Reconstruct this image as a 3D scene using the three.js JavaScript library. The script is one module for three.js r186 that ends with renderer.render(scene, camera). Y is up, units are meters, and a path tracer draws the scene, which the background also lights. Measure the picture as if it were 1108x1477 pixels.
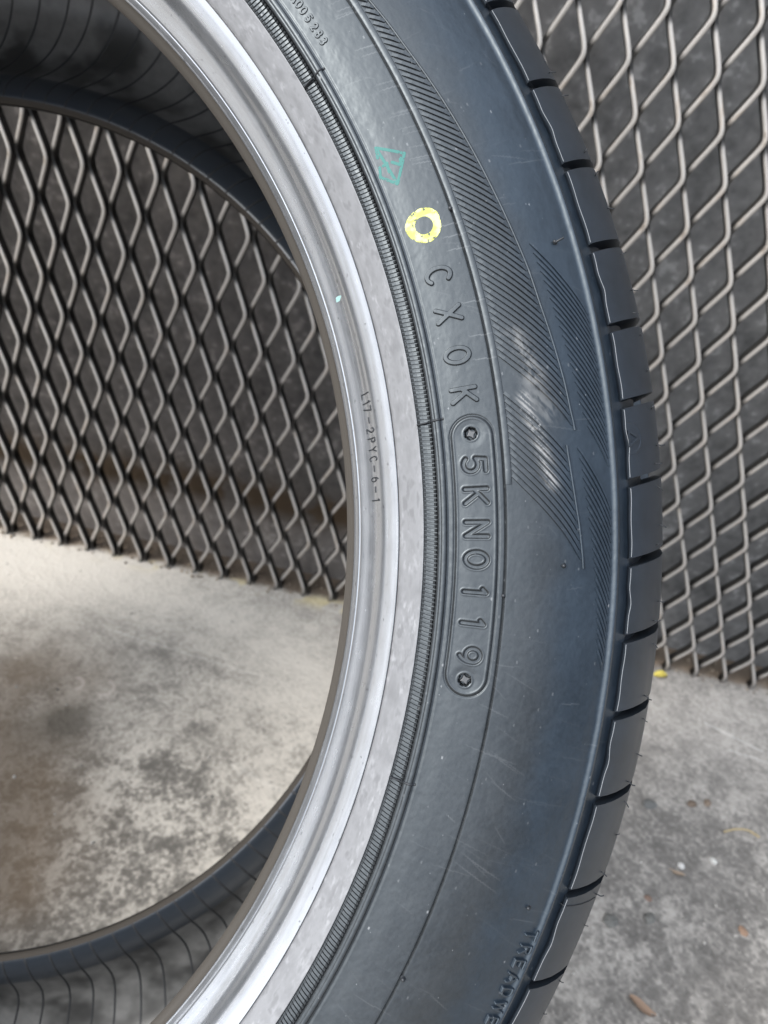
import * as THREE from 'three';
import { mergeGeometries } from 'three/addons/utils/BufferGeometryUtils.js';

// ------------------------------------------------------------------ camera, sky, sun, exposure
const W = 768, H = 1024;
const scene = new THREE.Scene();
const camera = new THREE.PerspectiveCamera(66.34, W / H, 0.01, 200);
const camM = new THREE.Matrix4().set(
  0.979300, -0.198160, 0.041286, 0.22784,
  0.138144, 0.803383, 0.579217, 0.51217,
  -0.147946, -0.561524, 0.814127, 0.56255,
  0, 0, 0, 1);
camera.position.setFromMatrixPosition(camM);
camera.quaternion.setFromRotationMatrix(camM);
camera.focus = 0.207;
camera.userData.fStop = 20;
scene.add(camera);

const renderer = new THREE.WebGLRenderer({ antialias: true });
renderer.setSize(W, H);
renderer.toneMapping = THREE.LinearToneMapping;
renderer.toneMappingExposure = 1.74;
renderer.shadowMap.enabled = true;

const sunDir = new THREE.Vector3(-0.62, 0.62, 0.48).normalize();
{ // thin overcast: brightest overhead, a broad glow where the sun stands behind the cloud
  const w = 512, h = 256, d = new Float32Array(w * h * 4);
  for (let j = 0; j < h; j++) for (let i = 0; i < w; i++) {
    const el = ((j + 0.5) / h - 0.5) * Math.PI, az = ((i + 0.5) / w - 0.5) * 2 * Math.PI;
    const v = new THREE.Vector3(Math.cos(el) * Math.cos(az), Math.sin(el), Math.cos(el) * Math.sin(az));
    const s = Math.max(0, v.dot(sunDir)), up = Math.max(0, v.y);
    const L = 0.14 + 0.60 * up + 1.5 * s * s + 0.7 * Math.pow(s, 5) + 1.6 * Math.pow(s, 18);
    const k = (j * w + i) * 4, glow = Math.min(1, s * s);
    d[k] = L * (0.83 + 0.15 * glow); d[k + 1] = L * (0.97 + 0.02 * glow); d[k + 2] = L * (1.20 - 0.19 * glow); d[k + 3] = 1;
  }
  const t = new THREE.DataTexture(d, w, h, THREE.RGBAFormat, THREE.FloatType);
  t.mapping = THREE.EquirectangularReflectionMapping; t.magFilter = t.minFilter = THREE.LinearFilter; t.needsUpdate = true;
  scene.background = t; scene.environment = t; scene.environmentIntensity = 1;
}
const sun = new THREE.DirectionalLight(new THREE.Color(1, 0.955, 0.89), 1.2);
sun.position.copy(sunDir).multiplyScalar(4);
sun.castShadow = true; sun.shadow.radius = 36; sun.shadow.mapSize.set(2048, 2048);
Object.assign(sun.shadow.camera, { left: -1.2, right: 1.2, top: 1.2, bottom: -1.2, near: 0.5, far: 8 });
scene.add(sun, sun.target);

// ------------------------------------------------------------------ helpers
function rng(seed) { let a = seed >>> 0; return () => { a = (a + 0x6D2B79F5) | 0; let t = Math.imul(a ^ (a >>> 15), 1 | a); t = (t + Math.imul(t ^ (t >>> 7), 61 | t)) ^ t; return ((t ^ (t >>> 14)) >>> 0) / 4294967296; }; }
const clamp = (x, a = 0, b = 1) => Math.min(b, Math.max(a, x));
const sstep = (a, b, x) => { const t = clamp((x - a) / (b - a)); return t * t * (3 - 2 * t); };
const lerp = (a, b, t) => a + (b - a) * t;
function hash(x, y, s) { let n = Math.imul(x | 0, 374761393) + Math.imul(y | 0, 668265263) + Math.imul(s | 0, 2147483647 ^ 0x5bd1e995); n = Math.imul(n ^ (n >>> 13), 1274126177); return ((n ^ (n >>> 16)) >>> 0) / 4294967296; }
function noise(x, y, s, px = 1e9, py = 1e9) { // value noise, periodic in px, py cells
  const xi = Math.floor(x), yi = Math.floor(y), fx = x - xi, fy = y - yi;
  const u = fx * fx * (3 - 2 * fx), v = fy * fy * (3 - 2 * fy), m = (a, p) => ((a % p) + p) % p;
  const x0 = m(xi, px), x1 = m(xi + 1, px), y0 = m(yi, py), y1 = m(yi + 1, py);
  return lerp(lerp(hash(x0, y0, s), hash(x1, y0, s), u), lerp(hash(x0, y1, s), hash(x1, y1, s), u), v);
}
function fbm(x, y, s, oct, px = 1e9, py = 1e9) { let a = 0.5, r = 0, n = 0; for (let o = 0; o < oct; o++) { r += a * noise(x, y, s + o * 17, px, py); n += a; a *= 0.55; x *= 2; y *= 2; px *= 2; py *= 2; } return r / n; }
function tex(w, h, fn, srgb) { // fn(i, j, out) writes linear r, g, b
  const d = new Uint8Array(w * h * 4), o = [0, 0, 0], e = (v) => srgb ? (v <= 0.0031308 ? v * 12.92 : 1.055 * Math.pow(v, 1 / 2.4) - 0.055) : v;
  for (let j = 0; j < h; j++) for (let i = 0; i < w; i++) { fn(i, j, o); const k = (j * w + i) * 4; for (let c = 0; c < 3; c++) d[k + c] = Math.round(255 * e(clamp(o[c]))); d[k + 3] = 255; }
  const t = new THREE.DataTexture(d, w, h, THREE.RGBAFormat);
  t.wrapS = t.wrapT = THREE.RepeatWrapping; t.magFilter = THREE.LinearFilter; t.minFilter = THREE.LinearMipmapLinearFilter; t.generateMipmaps = true;
  if (srgb) t.colorSpace = THREE.SRGBColorSpace; t.needsUpdate = true; return t;
}
const names = {};
function numbered(n) { const k = names[n] = (names[n] ?? -1) + 1; return k ? n + '_' + String(k).padStart(3, '0') : n; }
function put(parent, name, geo, mat, label, kind) {
  const m = new THREE.Mesh(geo, mat); m.name = parent === scene ? numbered(name) : name; m.castShadow = m.receiveShadow = true;
  if (label) m.userData.label = label; if (kind) m.userData.kind = kind; parent.add(m); return m;
}
function geoFrom(pos, idx, uv) {
  const g = new THREE.BufferGeometry(); g.setAttribute('position', new THREE.Float32BufferAttribute(pos, 3));
  if (uv) g.setAttribute('uv', new THREE.Float32BufferAttribute(uv, 2)); else g.setAttribute('uv', new THREE.Float32BufferAttribute(new Float32Array(pos.length / 3 * 2), 2));
  g.setIndex(idx); g.computeVertexNormals(); return g;
}
const flat = (g) => { const f = g.toNonIndexed(); f.computeVertexNormals(); return f; };
const D2R = Math.PI / 180;

// ------------------------------------------------------------------ the floor
const floorTex = (() => {
  const N = 2048, S = 1.0, X0 = -0.3, Z0 = -0.1; // one metre square, repeated
  const rr = rng(11), specks = new Float32Array(N * N);
  for (let k = 0; k < 1500; k++) { const x = rr() * N | 0, y = rr() * N | 0, r = 1 + rr() * 3.2, v = rr() < 0.55 ? -0.5 : 0.6; for (let b = -4; b <= 4; b++) for (let a = -4; a <= 4; a++) if (a * a + b * b < r * r) specks[((y + b + N) % N) * N + (x + a + N) % N] = v * (0.4 + 0.6 * rr()); }
  const height = new Float32Array(N * N);
  const blob = (x, z, cx, cz, rx, rz, k = 0) => { const dx = x - cx, dz = z - cz; const c = Math.cos(k), s = Math.sin(k); const u = (dx * c + dz * s) / rx, v = (-dx * s + dz * c) / rz; return Math.exp(-(u * u + v * v)); };
  const seg = (x, z, x0, z0, x1, z1, w) => { const dx = x1 - x0, dz = z1 - z0, t = clamp(((x - x0) * dx + (z - z0) * dz) / (dx * dx + dz * dz)); return Math.exp(-(((x - x0 - t * dx) ** 2 + (z - z0 - t * dz) ** 2) / (w * w))); };
  const map = tex(N, N, (i, j, o) => {
    const u = i / N, v = j / N, x = X0 + u * S, z = Z0 + v * S;
    const big = fbm(u * 5, v * 5, 1, 4, 5, 5), mid = fbm(u * 34, v * 34, 5, 4, 34, 34), fine = fbm(u * 90, v * 90, 9, 5, 90, 90), gr = fbm(u * 410, v * 410, 13, 2, 410, 410), patch = sstep(0.36, 0.64, fbm(u * 11 + 0.8 * big, v * 11, 19, 4));
    let a = 0.30 + 0.16 * (big - 0.5) + 0.10 * (gr - 0.5);
    const right = sstep(0.3, 0.42, x), mottle = sstep(0.10, 0.24, z + 0.12 * (big - 0.5));
    const fl = sstep(0.26, 0.74, mid * 0.22 + fine * 0.50 + gr * 0.28);                    // pale flecks of worn cement
    a += (lerp(0.36, 0.20, right) * mottle * (0.45 + 0.75 * patch) + 0.14) * (fl - 0.5) + 0.05 * (patch - 0.5) * mottle - 0.085 * right;
    a -= lerp(0.11, 0.06, right) * sstep(0.5, 0.8, fbm(u * 38, v * 38, 41, 4, 38, 38)) * (0.45 + 0.55 * mottle);
    a += specks[j * N + i] * 0.16 * (0.5 + 0.5 * mottle);
    a += 0.42 * blob(x, z, -0.13, 0.03, 0.12, 0.055, -0.1) + 0.16 * blob(x, z, 0.16, 0.11, 0.07, 0.04, 0.3) + 0.18 * blob(x, z, 0.19, 0.22, 0.06, 0.06) + 0.10 * blob(x, z, 0.05, 0.05, 0.1, 0.02, 0.1) + 0.08 * blob(x, z, 0.52, 0.05, 0.1, 0.05);  // pale areas; the far left one has stronger light put into its colour
    a -= 0.10 * blob(x, z, 0.08, 0.115, 0.09, 0.016, 0.06) + 0.05 * blob(x, z, 0.46, 0.2, 0.05, 0.03, 0.5);
    const streak = fbm(x * 9 + z * 3, z * 90 - x * 12, 77, 3); a += 0.10 * (streak - 0.5) * sstep(0.02, 0.08, z) * (1 - 0.6 * right);
    a = 0.32 + 0.22 * Math.tanh((a - 0.31 + 0.03 * (1 - right)) / 0.22);
    let r = a * 1.07, g = a * 0.98, b = a * lerp(0.85, 0.87, right);
    const wob = 0.6 + 0.8 * fbm(u * 30, v * 30, 61, 3, 30, 30);
    const brown = clamp(1.35 * blob(x, z, -0.03, 0.265, 0.06, 0.11, -0.45) * wob + 0.45 * blob(x, z, -0.03, 0.15, 0.05, 0.03) * wob + 0.35 * blob(x, z, 0.02, 0.30, 0.04, 0.05) * wob);
    r = lerp(r, 0.15, 0.8 * brown); g = lerp(g, 0.105, 0.8 * brown); b = lerp(b, 0.065, 0.8 * brown);
    const oil = clamp(1.25 * blob(x, z, -0.003, 0.197, 0.017, 0.014) * wob + 0.5 * blob(x, z, -0.02, 0.215, 0.025, 0.02) * wob); r = lerp(r, 0.085, oil * 0.75); g = lerp(g, 0.072, oil * 0.75); b = lerp(b, 0.055, oil * 0.75);
    for (const [cx, cz, w, k] of [[-0.015, 0.162, 0.006, 0.5], [0.008, 0.160, 0.0075, -0.2]]) { // two chalky curls
      const q = Math.hypot(x - cx, z - cz), an = Math.atan2(z - cz, x - cx); const c = Math.exp(-(((q - w) / 0.0016) ** 2)) * sstep(-2.0, -1.2, an + k) * (1 - sstep(1.2, 2.0, an + k)) * 0.6; r = lerp(r, 0.55, c); g = lerp(g, 0.47, c); b = lerp(b, 0.41, c); }
    const sc = 0.5 * (seg(x, z, 0.515, 0.061, 0.56, 0.08, 0.0012) + 0.7 * seg(x, z, 0.53, 0.086, 0.57, 0.093, 0.0012) + 0.5 * seg(x, z, 0.13, 0.205, 0.19, 0.225, 0.0022) + 0.45 * seg(x, z, -0.02, 0.098, 0.15, 0.117, 0.0012));
    r += 0.3 * sc; g += 0.29 * sc; b += 0.27 * sc;
    const yl = fbm(u * 60, v * 60, 91, 2, 60, 60), ye = sstep(0.54, 0.68, yl) * blob(x, z, 0.04, 0.004, 0.12, 0.010) + sstep(0.5, 0.6, yl) * blob(x, z, 0.18, 0.01, 0.05, 0.008);
    r = lerp(r, 0.50, 0.5 * ye); g = lerp(g, 0.40, 0.5 * ye); b = lerp(b, 0.16, 0.5 * ye);
    const dirt = (1 - sstep(-0.004, 0.006, z + 0.012 * (fine - 0.5))) * sstep(-0.09, -0.05, z); // dirt swept under the mesh
    const da = 0.6 + 0.9 * (mid * 0.5 + fine * 0.5); r = lerp(r, 0.20 * da, dirt); g = lerp(g, 0.155 * da, dirt); b = lerp(b, 0.115 * da, dirt);
    o[0] = Math.max(0.03, r); o[1] = Math.max(0.03, g); o[2] = Math.max(0.03, b);
    height[j * N + i] = 0.5 + 0.35 * (fine - 0.5) + 0.3 * (gr - 0.5) + 0.35 * (mid - 0.5) * mottle + specks[j * N + i] * 0.35;
  }, true);
  const bump = tex(N, N, (i, j, o) => { o[0] = o[1] = o[2] = height[j * N + i]; });
  return { map, bump };
})();
{
  const g = new THREE.PlaneGeometry(60, 60); g.rotateX(-Math.PI / 2);
  const p = g.attributes.position, uv = g.attributes.uv; for (let i = 0; i < p.count; i++) uv.setXY(i, p.getX(i) + 0.3, p.getZ(i) + 0.1);
  put(scene, 'floor', g, new THREE.MeshStandardMaterial({ map: floorTex.map, bumpMap: floorTex.bump, bumpScale: 0.0016, roughness: 0.82 }), 'grey stained concrete floor', 'structure');
}

// ------------------------------------------------------------------ the wall behind the mesh
{
  const wallH = new Float32Array(2048 * 1024);
  const map = tex(2048, 1024, (i, j, o) => { // 1.6 m x 0.8 m
    const x = -0.55 + i / 2048 * 1.6, y = j / 1024 * 0.8, u = i / 2048 * 32, v = j / 1024 * 16;
    const big = fbm(u * 0.25, v * 0.25, 3, 4, 8, 4), mid = fbm(u * 2, v * 2, 7, 4, 64, 32), fine = fbm(u * 9, v * 9, 8, 3, 288, 144);
    let a = 0.15 + 0.09 * (big - 0.5) + 0.14 * (mid - 0.5) + 0.11 * (fine - 0.5);
    a += 0.10 * sstep(0.60, 0.74, fine * 0.6 + mid * 0.4);
    const lowL = (1 - sstep(-0.05, 0.14, x)) * (1 - sstep(0.10, 0.3, y)), low = 1 - sstep(0.045, 0.075, y + 0.02 * (mid - 0.5));
    a += 0.06 * lowL + 0.07 * low;
    const wm = 1 - sstep(0.05, 0.35, x); a *= 1 - 0.22 * wm * (1 - low);
    let r = a * (1 + 0.06 * wm), g = a * lerp(0.985, 0.94, wm), b = a * lerp(0.96, 0.85, wm);
    const band = Math.exp(-(((y - 0.078 - 0.012 * (big - 0.5)) / 0.020) ** 2)) * (1 - sstep(0.30, 0.42, x)) * (0.35 + 1.0 * sstep(0.36, 0.6, mid));
    const k = clamp(band * 0.85); r = lerp(r, 0.085, k); g = lerp(g, 0.055, k); b = lerp(b, 0.03, k);
    o[0] = r; o[1] = g; o[2] = b; wallH[j * 2048 + i] = 0.5 + 0.5 * (mid - 0.5) + 0.4 * (fine - 0.5);
  }, true);
  const bump = tex(2048, 1024, (i, j, o) => { o[0] = o[1] = o[2] = wallH[j * 2048 + i]; });
  const g = new THREE.BoxGeometry(3.2, 1.6, 0.1); const p = g.attributes.position, uv = g.attributes.uv;
  for (let i = 0; i < p.count; i++) uv.setXY(i, (p.getX(i) + 0.2 + 0.55) / 1.6, (p.getY(i) + 0.8) / 0.8);
  const wall = put(scene, 'backing_wall', g, new THREE.MeshStandardMaterial({ map, bumpMap: bump, bumpScale: 0.0012, roughness: 0.7 }), 'dark grey wall with a rusty brown stain behind the steel mesh');
  wall.userData.category = 'wall'; wall.position.set(0.2, 0.8, -0.078);
}

// ------------------------------------------------------------------ expanded metal mesh
const HS = 0.013478, HL = 0.029477; // half of the short and of the long diagonal of a diamond
{
  const grp = new THREE.Group(); grp.name = 'expanded_metal_mesh'; grp.position.set(0.2, 0, 0); scene.add(grp);
  grp.userData = { label: 'upright panel of pale diamond shaped steel mesh standing in front of the dark wall', category: 'metal mesh' };
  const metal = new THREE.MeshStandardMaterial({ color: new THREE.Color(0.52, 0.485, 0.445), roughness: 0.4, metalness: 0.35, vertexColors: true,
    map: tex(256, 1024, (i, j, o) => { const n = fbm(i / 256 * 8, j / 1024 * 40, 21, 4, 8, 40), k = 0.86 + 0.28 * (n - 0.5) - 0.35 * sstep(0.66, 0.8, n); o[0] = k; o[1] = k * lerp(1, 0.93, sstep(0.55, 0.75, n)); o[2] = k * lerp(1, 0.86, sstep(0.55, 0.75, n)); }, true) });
  const SEGS = 14, V0 = -14, V1 = 12.2; // in half diagonals below the row at 0.3598 m
  const tri = (t) => Math.asin(0.93 * Math.cos(t)) / Math.asin(0.93);
  function strand(parity, k) { // right bends where v = parity (mod 2); pale front faces; sides, backs and left bends coloured near black
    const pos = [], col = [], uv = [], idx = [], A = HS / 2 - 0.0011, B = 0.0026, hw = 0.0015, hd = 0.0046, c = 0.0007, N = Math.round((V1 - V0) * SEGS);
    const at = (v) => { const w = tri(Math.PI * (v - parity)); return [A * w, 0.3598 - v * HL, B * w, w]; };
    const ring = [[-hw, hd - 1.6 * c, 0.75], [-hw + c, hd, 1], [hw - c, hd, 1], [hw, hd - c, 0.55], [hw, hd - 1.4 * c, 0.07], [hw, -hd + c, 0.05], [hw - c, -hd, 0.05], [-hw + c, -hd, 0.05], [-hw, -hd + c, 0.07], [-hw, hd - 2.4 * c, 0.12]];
    for (let n = 0; n <= N; n++) {
      const v = V0 + (V1 - V0) * n / N, p = at(v), q = at(v + 0.01), o = at(v - 0.01); let tx = q[0] - o[0], ty = q[1] - o[1]; const l = Math.hypot(tx, ty); tx /= l; ty /= l;
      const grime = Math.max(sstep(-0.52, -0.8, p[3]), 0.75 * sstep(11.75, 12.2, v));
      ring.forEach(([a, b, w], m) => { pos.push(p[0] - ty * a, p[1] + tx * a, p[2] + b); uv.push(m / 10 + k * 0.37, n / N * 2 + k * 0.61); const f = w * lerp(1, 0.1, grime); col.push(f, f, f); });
    }
    const R = ring.length; for (let n = 0; n < N; n++) for (let m = 0; m < R; m++) { const a = n * R + m, b = n * R + (m + 1) % R; idx.push(a, b, a + R, b, b + R, a + R); }
    for (let m = 1; m < R - 1; m++) { idx.push(0, m + 1, m); const e = N * R; idx.push(e, e + m, e + m + 1); }
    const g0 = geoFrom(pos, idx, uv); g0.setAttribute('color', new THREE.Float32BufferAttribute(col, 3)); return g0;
  }
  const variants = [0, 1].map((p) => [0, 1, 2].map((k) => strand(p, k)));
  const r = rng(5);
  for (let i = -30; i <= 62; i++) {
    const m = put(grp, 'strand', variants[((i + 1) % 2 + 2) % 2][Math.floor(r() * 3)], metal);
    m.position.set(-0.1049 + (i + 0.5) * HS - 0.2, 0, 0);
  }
}

// ------------------------------------------------------------------ the tyre: profile and surfaces (mm, about the axle; z = 0 at the toe of the front bead)
const PR = [[213.5, 0.9], [214.5, 2.5], [218.5, 7.2], [223.6, 13.8], [228.8, 18.5], [235.8, 24.9], [239.5, 26.5], [241.3, 27.2], [243, 27.4], [248, 28.2], [256.4, 28.7], [265, 28.1], [275, 25.5], [282, 22.6], [285.4, 20.75], [287.2, 20.2], [289.5, 17.6]];
function spline(P, x) { // monotone-ish Catmull-Rom on unequal knots
  let i = 0; while (i < P.length - 2 && x > P[i + 1][0]) i++;
  const [x1, y1] = P[i], [x2, y2] = P[i + 1], [x0, y0] = P[Math.max(0, i - 1)], [x3, y3] = P[Math.min(P.length - 1, i + 2)];
  const m1 = i ? (y2 - y0) / (x2 - x0) : (y2 - y1) / (x2 - x1), m2 = i < P.length - 2 ? (y3 - y1) / (x3 - x1) : (y2 - y1) / (x2 - x1), h = x2 - x1, t = (x - x1) / h, t2 = t * t, t3 = t2 * t;
  return (2 * t3 - 3 * t2 + 1) * y1 + (t3 - 2 * t2 + t) * h * m1 + (-2 * t3 + 3 * t2) * y2 + (t3 - t2) * h * m2;
}
const g1 = (x, c, w) => Math.exp(-(((x - c) / w) ** 2));
const zSide = (r) => { // sidewall with its rings
  let z = spline(PR, r);
  z -= 0.55 * g1(r, 256.3, 0.26);                                                         // ring groove
  z += 1.0 * Math.sqrt(Math.max(0, 1 - ((r - 240.1) / 1.25) ** 2)) - 0.16 * g1(r, 239.75, 0.2); // rim ridge with a fine line along it
  z -= 0.2 * g1(r, 241.9, 0.4);
  z -= 0.35 * sstep(235.3, 235.55, r) * (1 - sstep(238.75, 238.95, r));                  // seat of the serrated band
  z += 0.62 * sstep(284.9, 286.6, r) * (1 - sstep(286.7, 287.5, r));                      // shoulder lip
  return z;
};
const BP = [[213.5, 0.9], [215.3, 3.3], [217.2, 5.85], [220.4, 8.95], [222.0, 10.8], [223.3, 13.3], [224.5, 14.95], [226.6, 16.8], [228.8, 18.5], [230, 19.6]];
const zBead = (r) => spline(BP, r) - 0.3 * g1(r, 217.2, 0.14) - 0.9 * g1(r, 228.75, 0.13);
const BLK = [[290.9, 14.9], [291.05, 16.0], [291.5, 16.5], [294, 14.7], [297, 11.9], [300, 8.3], [303, 3.9], [306, -3.6], [308, -11], [309.4, -19], [310, -24]];
const zBlock = (r) => { let i = 1; while (i < BLK.length - 2 && r > BLK[i + 1][0]) i++; const a = BLK[i], b = BLK[i + 1]; return lerp(a[1], b[1], (r - a[0]) / (b[0] - a[0])); };
function onTyre(zf, r, th, lift) { // point on the surface of revolution, lifted along its normal, in metres
  const e = 0.15, s = (zf(r + e) - zf(r - e)) / (2 * e), l = Math.hypot(1, s), rr = r - s / l * lift, z = zf(r) + lift / l;
  return [rr * Math.cos(th) / 1000, rr * Math.sin(th) / 1000, z / 1000];
}
const tuv = (r, th) => [th / (2 * Math.PI) * 3, (r - 235) / 60];
// surface of revolution of a polyline; edges sharper than 32 degrees are split
function revolve(P, nT, th0 = 0, th1 = 2 * Math.PI, flip = false, uvf = null) {
  const n = P.length, seg = []; for (let i = 0; i < n - 1; i++) { const dr = P[i + 1][0] - P[i][0], dz = P[i + 1][1] - P[i][1], l = Math.hypot(dr, dz) || 1e-9; seg.push([-dz / l, dr / l, l]); }
  const rows = []; let s = 0;
  for (let i = 0; i < n; i++) {
    const a = seg[Math.max(0, i - 1)], b = seg[Math.min(n - 2, i)]; if (i) s += seg[i - 1][2];
    if (a[0] * b[0] + a[1] * b[1] < 0.85) rows.push([P[i], a, s, false], [P[i], b, s, true]);
    else { const x = a[0] + b[0], y = a[1] + b[1], l = Math.hypot(x, y); rows.push([P[i], [x / l, y / l], s, i > 0]); }
  }
  const pos = [], nor = [], uv = [], idx = [], f = flip ? -1 : 1;
  for (const [p, nn, ss] of rows) for (let t = 0; t <= nT; t++) {
    const th = th0 + (th1 - th0) * t / nT, c = Math.cos(th), q = Math.sin(th);
    pos.push(p[0] * c / 1000, p[0] * q / 1000, p[1] / 1000); nor.push(f * nn[0] * c, f * nn[0] * q, f * nn[1]);
    if (uvf) uv.push(...uvf(p[0], th)); else uv.push(th * 0.25, ss / 1000);
  }
  const w = nT + 1;
  for (let i = 0; i < rows.length - 1; i++) { if (rows[i][0] === rows[i + 1][0]) continue; for (let t = 0; t < nT; t++) { const a = i * w + t, b = a + w; if (flip) idx.push(a, a + 1, b, a + 1, b + 1, b); else idx.push(a, b, a + 1, a + 1, b, b + 1); } }
  const g = new THREE.BufferGeometry(); g.setAttribute('position', new THREE.Float32BufferAttribute(pos, 3)); g.setAttribute('normal', new THREE.Float32BufferAttribute(nor, 3)); g.setAttribute('uv', new THREE.Float32BufferAttribute(uv, 2)); g.setIndex(idx); return g;
}
const range = (a, b, st) => { const o = [], n = Math.max(1, Math.round((b - a) / st)); for (let i = 0; i <= n; i++) o.push(a + (b - a) * i / n); return o; };
// relief patch in local millimetres (x clockwise along the rim, y outwards) round (r0, th0 degrees); fn gives height, cells under `cut` are left out
function relief(zf, r0, th0, x0, x1, y0, y1, cell, fn, cut = -1e9, uvf = tuv) {
  const nx = Math.ceil((x1 - x0) / cell), ny = Math.ceil((y1 - y0) / cell), hgt = new Float32Array((nx + 1) * (ny + 1)), map = new Int32Array((nx + 1) * (ny + 1)).fill(-1), pos = [], uv = [], idx = [];
  for (let j = 0; j <= ny; j++) for (let i = 0; i <= nx; i++) hgt[j * (nx + 1) + i] = fn(x0 + (x1 - x0) * i / nx, y0 + (y1 - y0) * j / ny);
  const vert = (i, j) => { const k = j * (nx + 1) + i; if (map[k] < 0) { map[k] = pos.length / 3; const r = r0 + y0 + (y1 - y0) * j / ny, th = th0 * D2R - (x0 + (x1 - x0) * i / nx) / r0; pos.push(...onTyre(zf, r, th, hgt[k])); uv.push(...uvf(r, th)); } return map[k]; };
  for (let j = 0; j < ny; j++) for (let i = 0; i < nx; i++) { const k = j * (nx + 1) + i; if (Math.max(hgt[k], hgt[k + 1], hgt[k + nx + 1], hgt[k + nx + 2]) <= cut) continue; const a = vert(i, j), b = vert(i + 1, j), c = vert(i, j + 1), d = vert(i + 1, j + 1); idx.push(a, c, b, b, c, d); }
  for (let k = 0; k < idx.length; k += 3) { const t = idx[k + 1]; idx[k + 1] = idx[k + 2]; idx[k + 2] = t; }
  return geoFrom(pos, idx, uv);
}
// strokes: every glyph is a list of polylines in a box 1 wide and 1 high
const arc = (cx, cy, rx, ry, a0, a1, n = 18) => { const o = []; for (let i = 0; i <= n; i++) { const a = (a0 + (a1 - a0) * i / n) * D2R; o.push([cx + rx * Math.cos(a), cy + ry * Math.sin(a)]); } return o; };
const GLYPH = {
  C: [arc(0.55, 0.5, 0.5, 0.5, 48, 312)], X: [[[0.05, 0], [0.95, 1]], [[0.05, 1], [0.95, 0]]], 0: [arc(0.5, 0.5, 0.48, 0.5, 0, 360, 30)],
  K: [[[0.08, 0], [0.08, 1]], [[0.95, 1], [0.08, 0.42]], [[0.36, 0.6], [0.98, 0]]],
  5: [[[0.9, 1], [0.18, 1], [0.1, 0.56], ...arc(0.46, 0.33, 0.46, 0.33, 128, -140, 16)]],
  N: [[[0.06, 0], [0.06, 1], [0.94, 0], [0.94, 1]]], 1: [[[0.3, 0.84], [0.55, 1], [0.55, 0]]],
  9: [arc(0.5, 0.67, 0.42, 0.33, 0, 360, 24), [[0.92, 0.67], ...arc(0.3, 0.6, 0.62, 0.6, 0, -62, 8)]],
  6: [arc(0.5, 0.33, 0.42, 0.33, 0, 360, 24), [[0.08, 0.33], ...arc(0.7, 0.4, 0.62, 0.6, 180, 118, 8)]],
  A: [[[0.02, 0], [0.5, 1], [0.98, 0]], [[0.2, 0.34], [0.8, 0.34]]], 2: [[...arc(0.5, 0.68, 0.42, 0.32, 160, -30, 12), [0.08, 0], [0.95, 0]]],
  8: [arc(0.5, 0.73, 0.36, 0.27, 0, 360, 20), arc(0.5, 0.24, 0.42, 0.25, 0, 360, 20)],
  3: [[...arc(0.46, 0.73, 0.4, 0.27, 150, -80, 12), ...arc(0.46, 0.25, 0.44, 0.25, 80, -150, 14)]],
  L: [[[0.1, 1], [0.1, 0], [0.9, 0]]], 7: [[[0.05, 1], [0.95, 1], [0.4, 0]]], '-': [[[0, 0.5], [1, 0.5]]],
  P: [[[0.1, 0], [0.1, 1], [0.6, 1], ...arc(0.6, 0.74, 0.32, 0.26, 90, -90, 8), [0.1, 0.48]]], Y: [[[0.02, 1], [0.5, 0.48], [0.98, 1]], [[0.5, 0.48], [0.5, 0]]],
  T: [[[0, 1], [1, 1]], [[0.5, 1], [0.5, 0]]], R: [[[0.1, 0], [0.1, 1], [0.6, 1], ...arc(0.6, 0.75, 0.3, 0.25, 90, -90, 8), [0.1, 0.5]], [[0.5, 0.5], [0.95, 0]]],
  E: [[[0.9, 1], [0.1, 1], [0.1, 0], [0.9, 0]], [[0.1, 0.52], [0.75, 0.52]]], D: [[[0.1, 0], [0.1, 1], [0.45, 1], ...arc(0.45, 0.5, 0.5, 0.5, 90, -90, 12), [0.1, 0]]],
  W: [[[0, 1], [0.25, 0], [0.5, 0.9], [0.75, 0], [1, 1]]],
};
function strokeDist(lines, w, h, cx, cy) { // distance in mm to the strokes of a glyph centred on (cx, cy)
  const S = []; for (const L of lines) for (let i = 0; i < L.length - 1; i++) S.push([cx + (L[i][0] - 0.5) * w, cy + (L[i][1] - 0.5) * h, cx + (L[i + 1][0] - 0.5) * w, cy + (L[i + 1][1] - 0.5) * h]);
  return (x, y) => { let m = 1e9; for (const [a, b, c, d] of S) { const dx = c - a, dy = d - b, t = clamp(((x - a) * dx + (y - b) * dy) / (dx * dx + dy * dy + 1e-12)), q = (x - a - t * dx) ** 2 + (y - b - t * dy) ** 2; if (q < m) m = q; } return Math.sqrt(m); };
}
const raised = (d, hw, bev, hgt) => (x, y) => { const q = d(x, y); return hgt * (1 - sstep(hw, hw + bev, q)) - 0.06; };

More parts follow.
